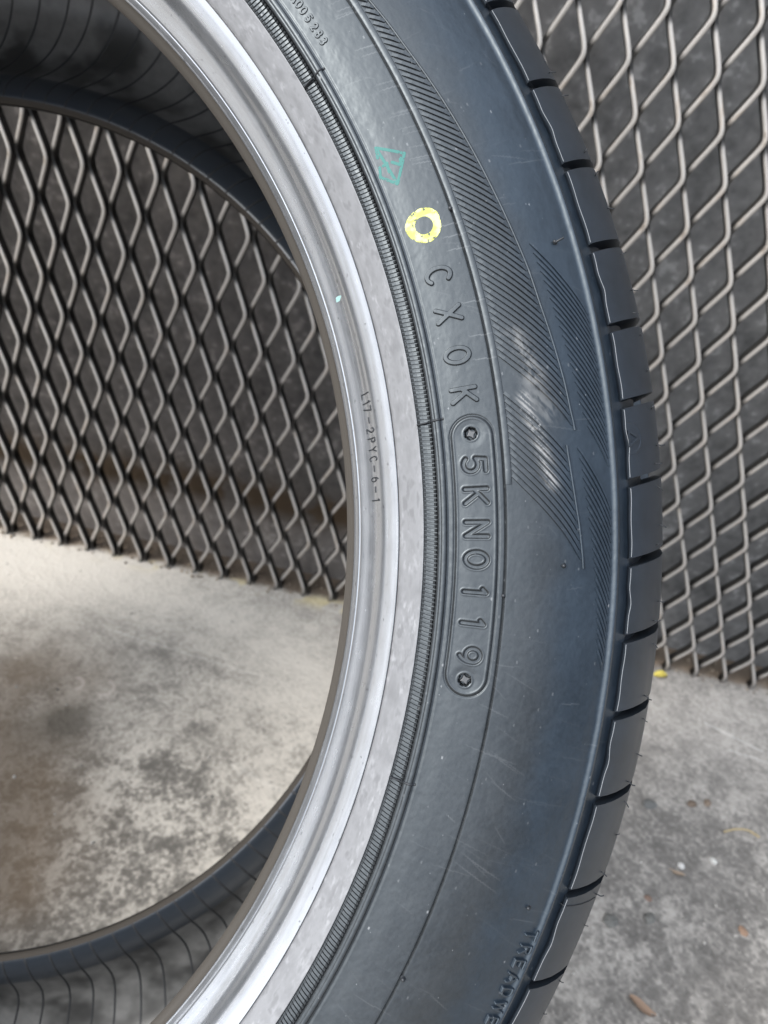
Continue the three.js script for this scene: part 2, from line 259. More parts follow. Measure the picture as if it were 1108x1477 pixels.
// ------------------------------------------------------------------ tyre materials
const scuffAt = (r, th) => { // dry white rub across the hatching: two streaks and a dusty patch between them
  const cap = (r0, t0, r1, t1, w) => { const x = th * 4.65, x0 = t0 * 4.65, x1 = t1 * 4.65, t = clamp(((r - r0) * (r1 - r0) + (x - x0) * (x1 - x0)) / ((r1 - r0) ** 2 + (x1 - x0) ** 2)); return Math.exp(-(((r - r0 - t * (r1 - r0)) ** 2 + (x - x0 - t * (x1 - x0)) ** 2) / (w * w))); };
  return [cap(263.6, 10.9, 267.2, 8.6, 2.2), cap(263.2, 7.3, 268.4, 2.5, 1.7), cap(265.5, 8.3, 269.2, 6.4, 2.6)];
};
const HF = [[258, 0], [261.6, 0.87], [265.9, 1.87], [270.5, 3.02], [273.2, 3.78], [275.7, 4.6], [277.3, 5.1], [279.4, 5.85], [281.2, 6.5], [284.2, 7.8], [285.6, 8.6], [287, 9.6]];
const hf = (r) => spline(HF, r);
const side = (() => {
  const w = 2048, h = 512, rub = new Float32Array(w * h), rough = new Float32Array(w * h), r0 = rng(77);
  const px = (th) => ((th / 120) * w % w + w) % w, py = (r) => (r - 235) / 60 * h;
  const dot = (x, y, R, v) => { for (let b = -Math.ceil(R); b <= R; b++) for (let a = -Math.ceil(R); a <= R; a++) { const q = a * a + b * b * 0.25; if (q > R * R) continue; const i = ((Math.round(x) + a) % w + w) % w, j = Math.round(y) + b; if (j >= 0 && j < h) rub[j * w + i] = Math.max(rub[j * w + i], v); } };
  for (let k = 0; k < 520; k++) dot(r0() * w, r0() * h, 0.5 + r0() * r0() * 1.6, 0.06 + 0.3 * r0() ** 3);         // dust
  const line = (r, th, len, slant, v) => { const n = Math.ceil(len / 60 * h); for (let i = 0; i <= n; i++) { const t = i / n; dot(px(th + slant * t), py(r + len * t), 0.5, v * (0.4 + 0.6 * Math.sin(Math.PI * t))); } };
  for (let k = 0; k < 230; k++) line(243 + r0() * 41, -55 + r0() * 110, 2 + r0() * 9, (r0() - 0.5) * 1.1 - 0.3, 0.01 + 0.045 * r0() ** 3);       // faint radial scratches
  for (let k = 0; k < 26; k++) line(250.5 + r0() * 2, 22 + r0() * 14, 4 + r0() * 3, -0.3, 0.05 + 0.06 * r0());
  for (const th of [18.1, 17.4, 16.6, 13.4, 11.4, 10.0]) line(252, th, 6, -0.12, 0.13);
  for (let k = 0; k < 14; k++) line(252 + r0() * 8, -8 - r0() * 12, 3 + r0() * 11, -0.2 - r0() * 0.8, 0.015 + 0.04 * r0());
  const C = [0.024, 0.0255, 0.027], CB = [0.015, 0.022, 0.031]; // blue-black towards the shoulder: its dimmer reflection put into the colour
  const map = tex(w, h, (i, j, o) => {
    let th = i / w * 120; if (th > 60) th -= 120; const r = 235 + (j + 0.5) / h * 60;
    const n = fbm(i / w * 64, j / h * 8, 31, 4, 64, 8), f = fbm(i / w * 700, j / h * 90, 33, 2, 700, 90);
    let k = 0.9 + 0.5 * (n - 0.5) + 0.3 * (f - 0.5), a = rub[j * w + i];
    const bl = sstep(264, 276, r + 7 * (n - 0.5));
    const [s1, s2, s3] = scuffAt(r, th), along = th + hf(r), st = noise(along * 12, r * 0.10, 51), sp = fbm(along * 3, r * 0.7, 53, 4), gr = fbm(th * 9, r * 2.2, 57, 2);
    const s = clamp(0.5 * s1 * sstep(0.3, 0.7, sp * 0.7 + gr * 0.3) + 0.34 * s3 * sstep(0.25, 0.7, sp) + 0.95 * s2 * sstep(0.48, 0.62, st * 0.6 + gr * 0.25 + sp * 0.15) + 0.12 * s2);
    for (let c = 0; c < 3; c++) o[c] = lerp(lerp(lerp(C[c], CB[c], bl) * k, 0.55, a), [0.33, 0.32, 0.305][c], s * 0.68);
    rough[j * w + i] = clamp(0.36 + 0.12 * (n - 0.5) + 0.10 * (f - 0.5) + 0.35 * s + a * 0.3);
  }, true);
  const rmap = tex(w, h, (i, j, o) => { o[0] = 0; o[1] = rough[j * w + i]; o[2] = 0; });
  const bump = tex(1024, 256, (i, j, o) => { o[0] = o[1] = o[2] = 0.6 * fbm(i / 1024 * 350, j / 256 * 45, 35, 3, 350, 45) + 0.4 * fbm(i / 1024 * 40, j / 256 * 5, 36, 3, 40, 5); });
  return { map, rmap, bump };
})();
const rubber = new THREE.MeshPhysicalMaterial({ map: side.map, roughnessMap: side.rmap, roughness: 1, bumpMap: side.bump, bumpScale: 0.00014, ior: 1.63, specularColor: new THREE.Color(0.86, 0.95, 1) });
const grainTex = tex(512, 512, (i, j, o) => { const n = fbm(i / 512 * 16, j / 512 * 16, 81, 4, 16, 16), f = fbm(i / 512 * 120, j / 512 * 120, 83, 2, 120, 120), k = 0.8 + 0.5 * (n - 0.5) + 0.3 * (f - 0.5); o[0] = k * 0.019; o[1] = k * 0.024; o[2] = k * 0.032; }, true);
grainTex.repeat.set(6, 6);
const treadRubber = new THREE.MeshPhysicalMaterial({ map: grainTex, roughness: 0.42, ior: 1.58, specularColor: new THREE.Color(0.86, 0.95, 1) });
const darkRubber = new THREE.MeshPhysicalMaterial({ color: new THREE.Color(0.018, 0.02, 0.023), roughness: 0.45 });
// bead: smooth grey release coat, wiped along the rim
const beadTex = (() => { const R = new Float32Array(2048 * 128);
  const map = tex(2048, 128, (i, j, o) => { const n = fbm(i / 2048 * 90, j / 128 * 9, 101, 4, 90, 9), s = fbm(i / 2048 * 14, j / 128 * 22, 103, 3, 14, 22), p = fbm(i / 2048 * 400, j / 128 * 24, 105, 2, 400, 24);
    const k = 0.47 * (0.97 + 0.08 * (n - 0.5) + 0.14 * (s - 0.5)) - 0.2 * sstep(0.84, 0.92, p); o[0] = k * 0.98; o[1] = k; o[2] = k * 1.03; R[j * 2048 + i] = clamp(0.22 + 0.14 * (n - 0.5) + 0.14 * (s - 0.5)); }, true);
  map.repeat.set(1, 1); return { map, rough: tex(2048, 128, (i, j, o) => { o[0] = 0; o[1] = R[j * 2048 + i]; o[2] = 1; }) }; })();
const buv = (r, th) => [th / (2 * Math.PI) * 3, (r - 213) / 16];
const beadMat = new THREE.MeshPhysicalMaterial({ map: beadTex.map, roughnessMap: beadTex.rough, roughness: 1, metalness: 0.8 });
const flangeTex = tex(2048, 128, (i, j, o) => { const n = fbm(i / 2048 * 120, j / 128 * 4, 111, 4, 120, 4), s = fbm(i / 2048 * 260 , j / 128 * 9, 113, 3, 260, 9), w = fbm(i / 2048 * 60, j / 128 * 3, 117, 3, 60, 3);
  const k = 0.215 + 0.12 * (n - 0.5) + 0.10 * sstep(0.45, 0.9, s) * sstep(0.35, 0.75, w) - 0.08 * sstep(0.55, 0.8, n); o[0] = k; o[1] = k * 1.0; o[2] = k * 1.02; }, true);
const fuv = (r, th) => [th / (2 * Math.PI) * 3, (r - 228.8) / 6.8];
const flangeMat = new THREE.MeshPhysicalMaterial({ map: flangeTex, roughness: 0.45, metalness: 0.25 });
const toeMat = new THREE.MeshPhysicalMaterial({ color: new THREE.Color(0.055, 0.048, 0.04), roughness: 0.5 });
const linerTex = tex(1024, 256, (i, j, o) => { const n = fbm(i / 1024 * 20, j / 256 * 5, 121, 4, 20, 5), f = fbm(i / 1024 * 160, j / 256 * 40, 123, 3, 160, 40), k = 0.038 + 0.11 * sstep(0.36, 0.64, n) * (0.6 + 0.5 * f); o[0] = k * 1.0; o[1] = k * 0.99; o[2] = k * 0.96; }, true);
const linerMat = new THREE.MeshPhysicalMaterial({ map: linerTex, roughness: 0.36, ior: 1.6 });
const rearBeadMat = new THREE.MeshPhysicalMaterial({ color: new THREE.Color(0.022, 0.027, 0.034), roughness: 0.3, ior: 1.7 });

// ------------------------------------------------------------------ the tyre
const Wd = 152; // distance between the two bead toes
const tyre = new THREE.Group(); tyre.name = 'car_tyre';
tyre.userData = { label: 'black car tyre with a yellow paint ring, leaning back in front of the mesh', category: 'tyre' };
const tyreM = new THREE.Matrix4().set(0.979718, -0.20037, -0.00213, 0, 0.164139, 0.796379, 0.582099, 0, -0.114939, -0.570642, 0.813115, 0, 0, 0, 0, 1);
tyre.quaternion.setFromRotationMatrix(tyreM);
const axle = new THREE.Vector3(0, 0.3376, 0.40295), base = new THREE.Vector3(0.0, 0, 0.5);
tyre.position.copy(base); scene.add(tyre);
const off = axle.clone().sub(base).applyQuaternion(tyre.quaternion.clone().invert());
function part(name, geo, mat, parent = tyre, label, kind) { const m = put(parent, name, geo, mat, label, kind); if (parent === tyre) m.position.copy(off); return m; }

// front bead: toe, seat, flange band
part('bead_toe', revolve([[213.6, -3.2], [213.0, -1.6], [212.9, -0.4], [213.3, 0.7], [214.2, 2.0], [215.25, 3.25], [215.3, 3.5]], 420), toeMat);
const bead = part('bead_seat', revolve([[215.3, 3.3], [215.45, 3.65], ...range(215.7, 228.75, 0.16).map((r) => [r, zBead(r)])], 420, -Math.PI, Math.PI, false, buv), beadMat);
part('rim_flange_band', revolve([[228.75, 17.6], [228.95, 18.5], ...range(229.2, 235.1, 0.4).map((r) => [r, spline(PR, r)]), [235.3, 24.35], [235.42, 23.8]], 420, -Math.PI, Math.PI, false, fuv), flangeMat);
// sidewall, with a rectangle left open for the date plate
const PL = { r0: 242.6, r1: 255.2, a0: -11.4, a1: 8.2 };
{
  const ring = (a, b, st, t0, t1, n) => revolve(range(a, b, st).map((r) => [r, zSide(r)]), n, t0 * D2R, t1 * D2R, false, tuv);
  const g = [ring(235.35, PL.r0, 0.07, -180, 180, 540), ring(PL.r1, 287.4, 0.22, -180, 180, 540), ring(PL.r0, PL.r1, 0.6, PL.a1, 180, 258), ring(PL.r0, PL.r1, 0.6, -180, PL.a0, 252)];
  g.push(revolve([[287.4, zSide(287.4)], [287.65, 18.6], [287.95, 17.4], [288.4, 16.9], [290.4, 15.5], [291.6, 14.2]], 540, -Math.PI, Math.PI, false, tuv));
  part('sidewall', mergeGeometries(g), rubber);
}
// serrated band between the flange and the ridge: 1 320 ribs, too fine to tell apart
{
  const n = 1320, pos = [], idx = [], uv = [];
  for (let k = 0; k < n; k++) {
    const a = k / n * 2 * Math.PI, wv = 0.36 / 238; const b0 = pos.length / 3; const rs = [235.5, 236.3, 237.3, 238.2, 238.95];
    rs.forEach((r, m) => { const sl = -0.0022 * ((r - 237.2) / 1.7) * 0.6 + 0.0004 * ((r - 237.2) / 1.7) ** 2; const top = m === 0 ? 0.16 : 0.34; for (const [da, l] of [[-1.25, -0.1], [-0.85, top], [0.85, top], [1.25, -0.1]]) { const th = a + sl + da * wv; pos.push(...onTyre(zSide, r, th, l)); uv.push(...tuv(r, th)); } });
    for (let m = 0; m < rs.length - 1; m++) for (let c = 0; c < 3; c++) { const p = b0 + m * 4 + c; idx.push(p, p + 4, p + 1, p + 1, p + 4, p + 5); }
    idx.push(b0, b0 + 1, b0 + 3, b0 + 1, b0 + 2, b0 + 3);
  }
  part('serrated_band', flat(geoFrom(pos, idx, uv)), rubber, tyre, null, 'stuff');
}
// mould seams across the band and ridge
for (const a of [30.0, 6.75, -15.9, 52.6, -38.4]) {
  const pos = [], idx = []; const rs = range(235.4, 242.2, 0.34);
  rs.forEach((r, m) => { const w = 0.55 / 238, sl = 0.0011 * (r - 238) / 3, top = zSide(r) < spline(PR, r) - 0.3 ? 1.0 : 0.3; for (const [d, l] of [[-1.2, -0.1], [-0.5, top], [0.5, top], [1.2, -0.1]]) pos.push(...onTyre(zSide, r, a * D2R + sl + d * w * 0.6, l)); if (m) for (let c = 0; c < 3; c++) { const p = (m - 1) * 4 + c; idx.push(p, p + 4, p + 1, p + 1, p + 4, p + 5); } });
  part('mould_seam', geoFrom(pos, idx), darkRubber);
}
// hatched panels: raised bars that all follow one curve
const pl = (T, x) => { let i = 0; while (i < T.length - 2 && x > T[i + 1][0]) i++; const [a, b] = T[i], [c, d] = T[i + 1]; return lerp(b, d, clamp((x - a) / (c - a))); };
const AR = [[5.2, 275.8], [6.5, 275.0], [8, 274.4], [10.2, 273.1], [12.5, 271.7], [14.5, 270.9], [17, 269.4], [19.4, 268], [21.4, 266.9], [24.5, 265.1], [26, 264.2], [28.6, 262.5], [30.4, 261.6], [32, 260.6], [35.2, 258.6]];
const BRt = [[-2.3, 276.9], [-1, 276.1], [0.3, 275.4], [1.1, 274.8], [2.6, 273.9], [4.7, 272.9], [6, 272.2]];
const CL = [[4.5, 281.2], [5.26, 280.1], [6.5, 278.6], [8.98, 277.2], [10, 276.7], [11.6, 275.7], [12.7, 275.2], [14.6, 274.2], [16.5, 273.2]];
const DL = [[-9, 284.6], [-6.8, 282.7], [-4.53, 281.5], [-2.7, 280.5], [-1.16, 279.6], [0.11, 278.8], [2.23, 277.6], [3.36, 277], [4.5, 276.1]];
function hatch(a0, a1, pitch, inside, half, bev, hgt) {
  for (let a = a0 + pitch * 0.5; a < a1; a += pitch) { // a: angle where the bar's curve would meet r = 258
    const rs = range(258.1, 286, 0.15).filter((r) => inside(r, a - hf(r))); if (rs.length < 4) continue;
    const rA = rs[0], rB = rs[rs.length - 1], n = Math.max(3, Math.round((rB - rA) / 1.2)), pos = [], uv = [], idx = [];
    for (let i = 0; i <= n; i++) {
      const r = lerp(rA, rB, i / n), th = (a - hf(r)) * D2R, sl = (hf(r + 0.2) - hf(r - 0.2)) / 0.4 * D2R * r, l = Math.hypot(1, sl), nx = 1 / l, ny = sl / l; // unit normal of the bar (tangential, radial)
      const end = i === 0 || i === n ? 0.55 : 1;
      for (const [d, q] of [[-half - bev, -0.08], [-half, hgt * end], [half, hgt * end], [half + bev, -0.08]]) { const rr = r + d * ny, tt = th + d * nx / r; pos.push(...onTyre(zSide, rr, tt, q)); uv.push(...tuv(rr, tt)); }
      if (i) for (let c = 0; c < 3; c++) { const p = (i - 1) * 4 + c; idx.push(p, p + 4, p + 1, p + 1, p + 4, p + 5); }
    }
    const e = n * 4; idx.push(0, 1, 3, 1, 2, 3, e, e + 3, e + 1, e + 1, e + 3, e + 2);
    part('hatch_bar', flat(geoFrom(pos, idx, uv)), rubber);
  }
}
hatch(10.0, 35.4, 0.43, (r, t) => r > 258.55 && r < pl(AR, t), 0.41, 0.10, 0.46);
hatch(3.0, 8.35, 0.43, (r, t) => r > 258.25 && r < pl(BRt, t) , 0.41, 0.10, 0.46);
hatch(11.35, 20.1, 0.43, (r, t) => r > pl(CL, t) && r < 285.0 && t > 2.9, 0.26, 0.09, 0.38);
hatch(0.4, 9.3, 0.43, (r, t) => r > pl(DL, t) && r < 285.0 && t > -8, 0.26, 0.09, 0.38);
// rims of the hatched panels
function strip(pts, half, hgt, name = 'panel_rim', mat = rubber) { // pts: [r, degrees]
  const pos = [], uv = [], idx = [];
  pts.forEach(([r, t], i) => { const a = pts[Math.max(0, i - 1)], b = pts[Math.min(pts.length - 1, i + 1)], dt = (b[1] - a[1]) * D2R * r, dr = b[0] - a[0], l = Math.hypot(dt, dr) || 1, nt = dr / l, nr = -dt / l;
    for (const [d, q] of [[-half * 1.5, -0.06], [-half, hgt], [half, hgt], [half * 1.5, -0.06]]) { const rr = r + d * nr, tt = t * D2R + d * nt / r; pos.push(...onTyre(zSide, rr, tt, q)); uv.push(...tuv(rr, tt)); }
    if (i) for (let c = 0; c < 3; c++) { const p = (i - 1) * 4 + c; idx.push(p, p + 1, p + 4, p + 1, p + 5, p + 4); } });
  return part(name, geoFrom(pos, idx, uv), mat);
}
strip(range(5.4, 35.3, 0.5).reverse().map((t) => [pl(AR, t) + 0.25, t]), 0.22, 0.42);
strip(range(-2.1, 4.6, 0.5).reverse().map((t) => [pl(BRt, t) + 0.25, t]), 0.22, 0.42);
strip(range(2.6, 60, 0.8).reverse().map((t) => [257.4, t]), 0.62, 0.30, 'ring_ribbon');

// lettering
const word = (zf, r, h, w, hw, bev, hgt, cell, list, mat, name, uvf) => list.forEach(([ch, a, sc = 1]) => { const d = strokeDist(GLYPH[ch], w * sc, h, 0, 0), m = hw + bev + cell; part(name, relief(zf, r, a, -w * sc / 2 - m, w * sc / 2 + m, -h / 2 - m, h / 2 + m, cell, raised(d, hw, bev, hgt), -0.05, uvf), mat); });
word(zSide, 248.2, 6.1, 4.0, 0.50, 0.22, 0.62, 0.11, [['C', 15.42], ['X', 12.98, 0.95], ['0', 10.47], ['K', 8.08, 0.95]], rubber, 'raised_letter');
word(zSide, 245.45, 1.9, 1.25, 0.20, 0.12, 0.32, 0.07, [['A', 34.68], ['0', 34.22], ['0', 33.74], ['5', 33.16], ['2', 32.52], ['8', 31.98], ['3', 31.46]], rubber, 'raised_digit');
word(zSide, 284.2, 3.2, 2.5, 0.26, 0.14, 0.8, 0.08, [['T', -22.1], ['R', -22.92], ['E', -23.75], ['A', -24.58], ['D', -25.38], ['W', -26.25, 1.15], ['E', -27.1], ['A', -27.95], ['R', -28.75]], rubber, 'raised_letter');
word(zBead, 222.3, 2.1, 1.35, 0.13, 0.09, 0.22, 0.055, [['L', 9.72], ['1', 9.2], ['7', 8.72], ['-', 7.92, 1.1], ['2', 7.17], ['P', 6.45], ['Y', 5.77], ['C', 5.1], ['-', 4.4, 1.1], ['6', 3.6], ['-', 2.88, 1.1], ['1', 2.1]], darkRubber, 'small_letter');
// date plate: a low pill with sunk characters and two screw heads
{
  const r0 = 248.9, digits = [['5', 3.86], ['K', 2.03], ['N', 0.04], ['0', -1.76], ['1', -3.66], ['1', -5.52], ['9', -7.42]];
  const S = digits.map(([c, a]) => { const x = -a * D2R * r0; return [x, strokeDist(GLYPH[c], c === '1' ? 3.6 : 4.1, 5.6, x, 0.05)]; });
  const X0 = -PL.a1 * D2R * r0, X1 = -PL.a0 * D2R * r0, s0 = -5.52 * D2R * r0, s1 = 8.62 * D2R * r0, t0 = -5.72 * D2R * r0, t1 = 8.93 * D2R * r0;
  const fn = (x, y) => {
    const q = Math.hypot(x - clamp(x, s0, s1), y) - 5.25;                                   // pill outline
    let h = 0.42 * (1 - sstep(-0.28, 0.22, q)) - 0.22 * g1(q, 0.42, 0.22) + 0.10 * g1(q, -0.5, 0.25);
    for (const [cx, d] of S) if (Math.abs(x - cx) < 3.4) { const e = d(x, y); h -= 0.46 * (1 - sstep(0.30, 0.72, e)) - 0.07 * g1(e, 0.9, 0.2); }
    for (const c of [t0, t1]) { const e = Math.hypot(x - c, y + 0.2), a = Math.atan2(y + 0.2, x - c); h -= 0.30 * (1 - sstep(1.2, 4.2, e)); h += 0.14 * g1(e, 1.95, 0.3); h -= 1.9 * (1 - sstep(1.42, 1.62, e + 0.10 * Math.sin(a * 7 + c) + 0.06 * Math.sin(a * 13))); }
    const bx = Math.min(x - X0, X1 - x), by = Math.min(r0 + y - PL.r0, PL.r1 - r0 - y); return h * sstep(0, 0.35, Math.min(bx, by));
  };
  part('date_plate', relief(zSide, r0, 0, X0, X1, PL.r0 - r0, PL.r1 - r0, 0.12, fn), rubber, tyre, 'pill shaped date plate with sunk characters 5KN0119');
  const star = new THREE.Shape(); for (let k = 0; k < 12; k++) { const a = k / 12 * 2 * Math.PI, q = k % 3 === 0 ? 1.18 : (k % 3 === 1 ? 0.62 : 0.62); k ? star.lineTo(q * Math.cos(a), q * Math.sin(a)) : star.moveTo(q, 0); }
  const sg = new THREE.ExtrudeGeometry(star, { depth: 0.9, bevelEnabled: true, bevelSize: 0.12, bevelThickness: 0.12, bevelSegments: 2, curveSegments: 2 }); sg.scale(0.001, 0.001, 0.001);
  for (const [r, a] of [[248.7, 5.72], [248.7, -8.93]]) { const m = part('screw_head', sg, new THREE.MeshStandardMaterial({ color: new THREE.Color(0.10, 0.10, 0.10), roughness: 0.4, metalness: 0.3 })); const p = onTyre(zSide, r, a * D2R, -1.45); m.position.add(new THREE.Vector3(...p)); m.rotation.z = a * D2R + 0.4; }
}
// rubber nubs left by the mould vents
{
  const nub = new THREE.LatheGeometry([[0, 1.1], [0.25, 1.08], [0.5, 0.85], [0.58, 0.5], [0.6, 0.15], [0.85, -0.05], [0.9, -0.3]].reverse().map(([x, y]) => new THREE.Vector2(x / 1000, y / 1000)), 14); nub.rotateX(Math.PI / 2);
  for (const [r, a, s] of [[256.2, 18.93, 1], [256.2, -3.78, 0.9], [256.9, -26.6, 0.9], [256.2, 41.6, 1], [280.4, 15.68, 0.9], [271.5, -1.97, 0.85], [280.4, -20.65, 0.85]]) { const m = part('rubber_nub', nub, darkRubber); m.position.add(new THREE.Vector3(...onTyre(zSide, r, a * D2R, 0))); m.scale.setScalar(s); }
  const hairs = [[new THREE.Vector3(0, 0, 0), new THREE.Vector3(0.4, 0.1, 0.5), new THREE.Vector3(1.2, -0.25, 0.6), new THREE.Vector3(2.0, -0.2, 0.4)], [new THREE.Vector3(0, 0, 0), new THREE.Vector3(0.2, 0.3, 0.7), new THREE.Vector3(0.9, 0.7, 0.8)], [new THREE.Vector3(0, 0, 0), new THREE.Vector3(0.6, -0.3, 0.3), new THREE.Vector3(1.5, -0.9, 0.2)]].map((P) => new THREE.TubeGeometry(new THREE.CatmullRomCurve3(P.map((p) => p.multiplyScalar(0.001))), 8, 0.00016, 5));
  const r = rng(9);
  const G = [24.6, 19.8, 15.2, 10.78, 6.65, 2.44, -1.8, -5.86, -10.0, -14.6, -19.75, -25.0];
  G.forEach((g, k) => { for (const [da, rr] of [[-0.62 + 0.4, 302.4], [0.55 + 0.4, 301.2], [-2.2, 302.8]]) { if (r() < 0.15) continue; const m = part('rubber_hair', hairs[Math.floor(r() * 3)], darkRubber), a = g + da + (r() - 0.5) * 0.2; m.position.add(new THREE.Vector3(...onTyre(zBlock, rr, a * D2R, -0.1))); m.rotation.z = a * D2R + (r() - 0.5) * 0.8; m.scale.setScalar(0.7 + 0.5 * r()); } });
  const lp = new THREE.TubeGeometry(new THREE.CatmullRomCurve3([new THREE.Vector3(0, 0, 0), new THREE.Vector3(0.0006, 0.0004, 0.0009), new THREE.Vector3(0.0022, 0.0012, 0.0013), new THREE.Vector3(0.0030, 0.0017, 0.0012)]), 8, 0.0004, 7);
  const m = part('rubber_hair', lp, darkRubber); m.position.add(new THREE.Vector3(...onTyre(zSide, 280.2, 15.6 * D2R, 0))); m.scale.setScalar(0.75);
}
// paint: yellow ring, teal stamp
{
  const f = (x, y) => { const a = Math.atan2(y, x), q = Math.hypot(x / 0.97, y), n = 0.18 * Math.sin(a * 3 + 1) + 0.12 * (fbm(a * 5 + 20, 0.3, 201, 3) - 0.5) * 3; const qi = Math.hypot(x - 0.05, y - 0.1); return Math.min(4.7 + n - q, qi - 2.3) ; };
  const fn = (x, y) => { const d = f(x, y), w = fbm(x * 1.5 + 9, y * 1.5 + 4, 203, 3); return (d > 0.05 && !(d < 0.8 && w < 0.36 - 0.1 * d)) ? 0.07 + 0.05 * w : -0.05; };
  const c = tex(128, 128, (i, j, o) => { const n = fbm(i / 8, j / 8, 207, 4), k = sstep(0.35, 0.65, n); o[0] = lerp(0.40, 0.76, k); o[1] = lerp(0.41, 0.77, k); o[2] = lerp(0.09, 0.27, k); }, true);
  part('paint_ring', relief(zSide, 248.35, 18.55, -5.4, 5.4, -5.4, 5.4, 0.1, fn, -0.04, (r, t) => [t * 9, r / 32]), new THREE.MeshStandardMaterial({ map: c, roughness: 0.6 }), tyre, 'ragged yellow paint ring on the sidewall');
  const P = { TL: [-1.6, 3.6], TR: [-1.6 - 0.0, 3.6] };
  // corners in (x clockwise mm, y outward mm) about r 246, 22.7 degrees
  const q = (r, a) => [-(a - 22.7) * D2R * 246, r - 246], TL = q(244.3, 24.1), TR = q(250.4, 23.0), BR = q(245.8, 21.5), BL = q(242.4, 22.35), MD = q(247.4, 22.75);
  void P; const L = [[TL, TR], [TR, BR], [BR, BL], [BL, q(243.2, 22.9)], [TL, q(243.7, 23.5)], [TL, BR], [q(249, 22.85), q(248.2, 22.5), q(246.6, 22.85)], [q(244.2, 22.9), q(245.3, 22.95), q(245.0, 22.4)]].map((l) => l.map(([x, y]) => [x + 0.5, y + 0.5]));
  void MD; const d = strokeDist(L, 1, 1, 0, 0), fs = (x, y) => { const e = d(x, y), w = fbm(x * 2.2 + 3, y * 2.2 + 8, 211, 3); return e < 0.4 && w > 0.28 ? 0.03 : -0.05; };
  part('ink_stamp', relief(zSide, 246, 22.7, -7, 7, -4.2, 5.2, 0.09, fs, -0.04), new THREE.MeshStandardMaterial({ color: new THREE.Color(0.03, 0.15, 0.13), roughness: 0.6 }), tyre, 'faint teal four sided stamp mark');
  const ft = (x, y) => { const w = fbm(x * 1.2 + 3, y * 0.7 + 8, 215, 3); return Math.hypot(x / 1.0, y / 1.5) < 0.75 && w > 0.52 ? 0.02 : -0.05; };
  part('ink_smudge', relief(zBead, 221.2, 17.2, -2, 2, -2, 2, 0.1, ft, -0.04), new THREE.MeshStandardMaterial({ color: new THREE.Color(0.25, 0.40, 0.38), roughness: 0.6 }), tyre, 'small teal smudge on the shiny bead');
}
